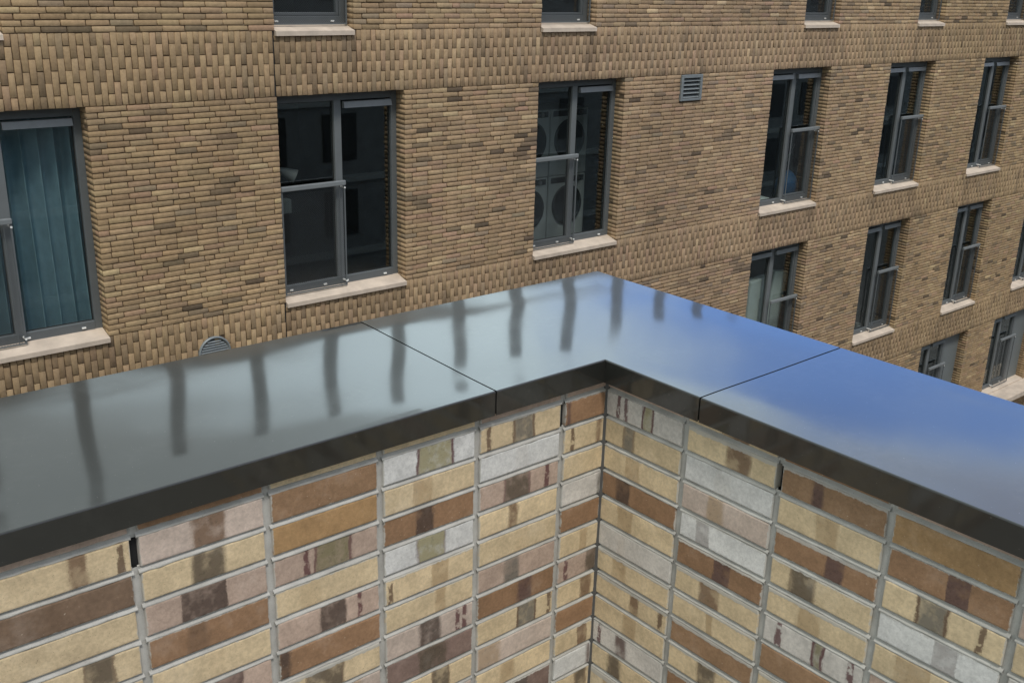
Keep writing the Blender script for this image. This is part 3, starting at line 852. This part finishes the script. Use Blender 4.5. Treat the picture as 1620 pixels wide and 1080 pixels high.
def near_brick(parent, org, loc, rot, L, spec, meshes, nomL):
    base, band_, rim, marks = spec
    o = bpy.data.objects.new('brick', rnb.choice(meshes)); col.objects.link(o); o.parent = parent
    o.location = Vector(loc)-org; o.rotation_euler = (0, 0, rot); o.scale = (L/nomL, 1, 1)
    bc = np.array(tones[base])*1.06*rnb.gauss(1, .04)
    o['base'] = [float(x) for x in bc]
    if band_:
        # position follows the unscaled mesh
        c0, c1 = band_[1], band_[2]
        o['band'] = [((c0+c1)/2-.5)*nomL, (c1-c0)/2*nomL, .88 if band_[0] not in 't' else .6]
        o['band_tone'] = list(bands[band_[0]])
    else:
        o['band'] = [rnb.uniform(-.05, .05), rnb.uniform(.012, .025), rnb.choice([0, 0, .12, .2])]
        o['band_tone'] = [float(x) for x in bc*np.array((.72, .62, .5))]
    mk = [(m_-.5)*nomL for m_ in marks]+[9., 9.]
    o['marks'] = [mk[0], mk[1], .85 if marks else 0.]
    o['mark_tone'] = [.105, .035, .040] if base in 'WwPp' else [.12, .070, .045]
    dk = base in 'BbODV'
    o['smear'] = [abs(rnb.gauss(0, .35))*(1.5 if rot else .6) if rnb.random() < (.55 if rot else .25) else -.15, float(rim), 1. if dk else .15]
    o['half_length'] = nomL/2
    return o

def mortar_h(mb, fn, a, b_, ztj, zbj, seed):
    """weathered bed joint between two courses: set back at its top, flush at its foot"""
    rn = random.Random(seed); n = max(2, int(abs(b_-a)/.018))
    prof = [(ztj+.0008, .0095), (ztj-.0006, .0080), (ztj-(ztj-zbj)*.35, .0062), (zbj+.0036, .0012), (zbj+.0012, .0002), (zbj-.0006, .0012), (zbj-.0014, .006)]
    base = len(mb.v)
    for i in range(n+1):
        u_ = a+(b_-a)*i/n
        for k, (z, dpt) in enumerate(prof):
            j = rn.gauss(0, .00045); jz = rn.gauss(0, .0006) if k in (3, 4) else rn.gauss(0, .0003)
            mb.v.append(fn(u_, dpt+j, z+jz))
    m_ = len(prof)
    for i in range(n):
        for k in range(m_-1):
            q = base+i*m_+k
            mb.f.append((q, q+m_, q+m_+1, q+1)); mb.sm.append(True)
def mortar_v(mb, fn, u0, u1, z0, z1, seed):
    rn = random.Random(seed); n = int((z1-z0)/.014)
    base = len(mb.v)
    prof = [(u0-.0012, .007), (u0-.0002, .0052), ((u0+u1)/2, .0060), (u1+.0002, .0052), (u1+.0012, .007)]
    for i in range(n+1):
        for k, (u_, dpt) in enumerate(prof):
            mb.v.append(fn(u_+rn.gauss(0, .0004), dpt+rn.gauss(0, .00035), z0+(z1-z0)*i/n))
    for i in range(n):
        for k in range(4):
            q = base+i*5+k
            mb.f.append((q, q+1, q+6, q+5)); mb.sm.append(True)

def wing(name, label, corner, joints_, cols, fn, rot, facing, slots, far_end):
    org = Vector(fn(corner, 0, TZ))
    w_ = empty(name, org, label, 'wall')
    mb = MB(); JW = .0165
    edges = [corner]+joints_           # cell boundaries moving away from the corner (decreasing)
    nrow = 17
    for ci in range(len(edges)-1):
        if edges[ci+1] < far_end: break
        a = edges[ci+1]+JW/2; b_ = edges[ci]-(JW/2 if ci else .003)
        L = b_-a
        for r_ in range(-1, nrow):
            zc = ztop0-(r_+.5)*CP
            zc_top = zc+.0291
            if zc-.03 < TZ: break
            cl = cols[ci] if ci < len(cols) else []
            if r_ == -1: spec = S(rnb.choice(['C', 'B', 'P', 'C n.4-.7']))[0]
            elif r_ < len(cl): spec = cl[r_]
            else: spec = S(rnb.choice(generic))[0]
            nom, ms = (.2345, full_v) if L > .17 else (.1210, half_v)
            um = (a+b_)/2
            near_brick(w_, org, fn(um, rnb.gauss(0, .0006), zc), rot, L, spec, ms, nom)
            mortar_h(mb, fn, a-.004, b_+.004, zc-.0291, zc-CP+.0291, ci*100+r_)
        if ci < len(edges)-2 or True:
            s_ = [q for q in slots if q == ci]
            ztopj = ztop0+.04
            if s_: 
                mortar_v(mb, fn, edges[ci+1]-JW/2, edges[ci+1]+JW/2, TZ, ztop0-CP+.006, ci)
                mortar_v(mb, fn, edges[ci+1]-JW/2, edges[ci+1]+JW/2, ztop0-.006, ztopj, ci+50)
            else: mortar_v(mb, fn, edges[ci+1]-JW/2, edges[ci+1]+JW/2, TZ, ztopj, ci)
    o = mb.build('mortar', m_nm, w_); o.matrix_parent_inverse = Matrix.Translation(-org)
    return w_, org
fl = lambda u_, d_, z: (u_, YL+d_, z)
fr_ = lambda u_, d_, z: (XR+d_, u_, z)
wl, ol = wing('parapet_wall', 'stack bonded wall of glazed cream, brown and white bricks left of the inside corner', XR, joints_left, left_cols, fl, 0, 'y', (0, 4), -1.4)
wr, orr = wing('parapet_wall', 'stack bonded wall of glazed cream, brown and white bricks right of the inside corner', YL, joints_right, right_cols, fr_, -math.pi/2, 'x', (1,), -1.4)
# cores of the two walls, then their outer faces down to the street
def body(mb, name, m, w_, org): mb.build(name, m, w_).matrix_parent_inverse = Matrix.Translation(-org)
body(MB().box(-6, XR+.02, YL+.012, YO-.1, TZ-.3, PZ-.012), 'core', m_dark, wl, ol)
body(MB().box(XR+.021, XO-.1, -6, YO-.1, TZ-.3, PZ-.012), 'core', m_dark, wr, orr)
body(MB().box(-6, XO, YO-.1, YO, GZ, PZ-.012), 'outer_face', m_ob, wl, ol)
body(MB().box(XO-.1, XO, -6, YO-.101, GZ, PZ-.012), 'outer_face', m_ob, wr, orr)
# grey sealant in the corner joint
rn = random.Random(3); mb = MB(); nn = 90
for i in range(nn+1):
    z = TZ+(PZ-.05-TZ)*i/nn; q = .0050+rn.uniform(-.0008, .0012)+(.0025 if (z-ztop0) % CP < .012 else 0)
    mb.v += [(XR-q, YL+.004, z), (XR-q*.45, YL-q*.45+.0006, z), (XR+.004, YL-q, z)]
for i in range(nn):
    for k in range(2):
        a = i*3+k; mb.f.append((a, a+1, a+4, a+3)); mb.sm.append(True)
body(mb, 'sealant_joint', simple('sealant_grey', (.085, .08, .075), .6), wl, ol)

# ------------------------------------------------------------------ the block behind us, seen only in the window glass
m_nbr = simple('neighbour_render', (.16, .165, .17), .9, 0, .2, 2)
m_nbs = simple('neighbour_band', (.26, .27, .27), .8)
NX, NY = 46.0, -13.0
nb = empty('neighbour_building', (NX, NY, GZ), 'dark block with pale floor bands mirrored faintly in the window panes', 'building')
NO = Vector((NX, NY, GZ))
body(MB().box(-8, 100, NY-12, NY, GZ, 4.2), 'wall', m_nbr, nb, NO)
for k in range(6):
    body(MB().box(-8, 100, NY, NY+.12, -10.2+2.8*k, -9.95+2.8*k), 'floor_band', m_nbs, nb, NO)
pmesh = MB().box(-.7, .7, .0, .05, 0, 1.7).mesh('window', m_seal)
for k in range(6):
    for q in range(36):
        o = bpy.data.objects.new('window', pmesh); col.objects.link(o); o.parent = nb
        o.location = Vector((-6+q*2.9, NY, -9.4+2.8*k))-NO

# ------------------------------------------------------------------ metal coping in three lengths
cop = empty('metal_coping', (XO, YO, PZ), 'dark grey powder coated metal coping folded over the wall tops', 'coping')
CO = Vector((XO, YO, PZ))
YI, XI = 1.577, 1.6385; YE, XE = 2.143, 2.169; DR = .0560
def und(x, y):
    return .55*.0011*math.sin(x*5.1+1.3*math.sin(y*3.7)+.6)*math.sin(y*6.3+.9)+.0003*math.sin(x*13.+y*4.)+.0002*math.sin(y*17.+x*7)
def coping_panel(poly_in, poly_out, label):
    """strip between an inner and an outer polyline, rounded arrises and a folded drip each side"""
    mb = MB(); n = len(poly_in); K = 26
    rb = .0028
    # profile across: t from inner to outer
    prof = [(-.0, -DR, 'i'), (0, -rb, 'i'), (rb*.3, -rb*.3, 'i'), (rb, 0, 'i')]
    rows_ = []
    for (pi, po) in zip(poly_in, poly_out):
        pi, po = Vector((*pi, 0)), Vector((*po, 0)); d = (po-pi); L = d.length; d.normalize()
        s_ = L/(YE-YI) if False else 1
        row = []
        k_ = L/min(YE-YI, XE-XI)
        dd = d*1.0
        c1 = 1.0
        # along a mitre the fold is longer by the same ratio
        mit = L/.5485
        for t_, z in ((0, -DR), (0, -rb), (rb*.3*mit, -rb*.3), (rb*mit, 0)): row.append((pi+dd*t_, z, 0))
        for j in range(1, K): row.append((pi+dd*(L*j/K), 0, min(1, 2.2*math.sin(math.pi*j/K))))
        for t_, z in ((rb*mit, 0), (rb*.3*mit, -rb*.3), (0, -rb), (0, -DR)): row.append((po-dd*t_, z, 0))
        rows_.append(row)
    m_ = len(rows_[0])
    for row in rows_:
        for (p, z, on) in row:
            zz = PZ+z+und(p.x, p.y)*on
            mb.v.append((p.x, p.y, zz))
    for i in range(len(rows_)-1):
        for j in range(m_-1):
            a = i*m_+j; mb.f.append((a, a+m_, a+m_+1, a+1)); mb.sm.append(True)
    # returned drip edge at the foot of the inner and outer drops
    o = mb.build('coping_panel', m_cop, cop); o.matrix_parent_inverse = Matrix.Translation(-CO)
    md = o.modifiers.new('sheet', 'SOLIDIFY'); md.thickness = .002; md.offset = -1
    es = o.modifiers.new('split', 'EDGE_SPLIT'); es.split_angle = R(22)
    if label: o['label'] = label
    return o
def subdiv(p, q, n): return [(p[0]+(q[0]-p[0])*i/n, p[1]+(q[1]-p[1])*i/n) for i in range(n+1)]
SLi, SLo = 1.3135, 1.3315      # left seam, inner and outer end
SRi, SRo = 1.293, 1.299        # right seam
g = .0021
coping_panel(subdiv((-3.5, YI), (SLi-g, YI), 80), subdiv((-3.5, YE), (SLo-g, YE), 80), 'left length of coping')
pin = subdiv((SLi+g, YI), (XI, YI), 8)+subdiv((XI, YI), (XI, SRi+g), 8)[1:]
pout = subdiv((SLo+g, YE), (XE, YE), 8)+subdiv((XE, YE), (XE, SRo+g), 8)[1:]
coping_panel(pin, pout, 'corner piece of coping')
coping_panel(subdiv((XI, SRi-g), (XI, -3.5), 80), subdiv((XE, SRo-g), (XE, -3.5), 80), 'right length of coping')
# black membrane under the two seams
for q in (MB().quad((SLi-.05, YI+.004, PZ-.0075), (SLi+.05, YI+.004, PZ-.0075), (SLo+.05, YE-.004, PZ-.0075), (SLo-.05, YE-.004, PZ-.0075))
          .quad((SLi-.05, YI+.004, PZ-DR+.002), (SLi+.05, YI+.004, PZ-DR+.002), (SLi+.05, YI+.004, PZ-.0075), (SLi-.05, YI+.004, PZ-.0075)),
          MB().quad((XI+.004, SRi-.05, PZ-.0075), (XE-.004, SRo-.05, PZ-.0075), (XE-.004, SRo+.05, PZ-.0075), (XI+.004, SRi+.05, PZ-.0075))
          .quad((XI+.004, SRi+.05, PZ-DR+.002), (XI+.004, SRi-.05, PZ-DR+.002), (XI+.004, SRi-.05, PZ-.0075), (XI+.004, SRi+.05, PZ-.0075))):
    q.build('seam_membrane', m_seal, cop).matrix_parent_inverse = Matrix.Translation(-CO)
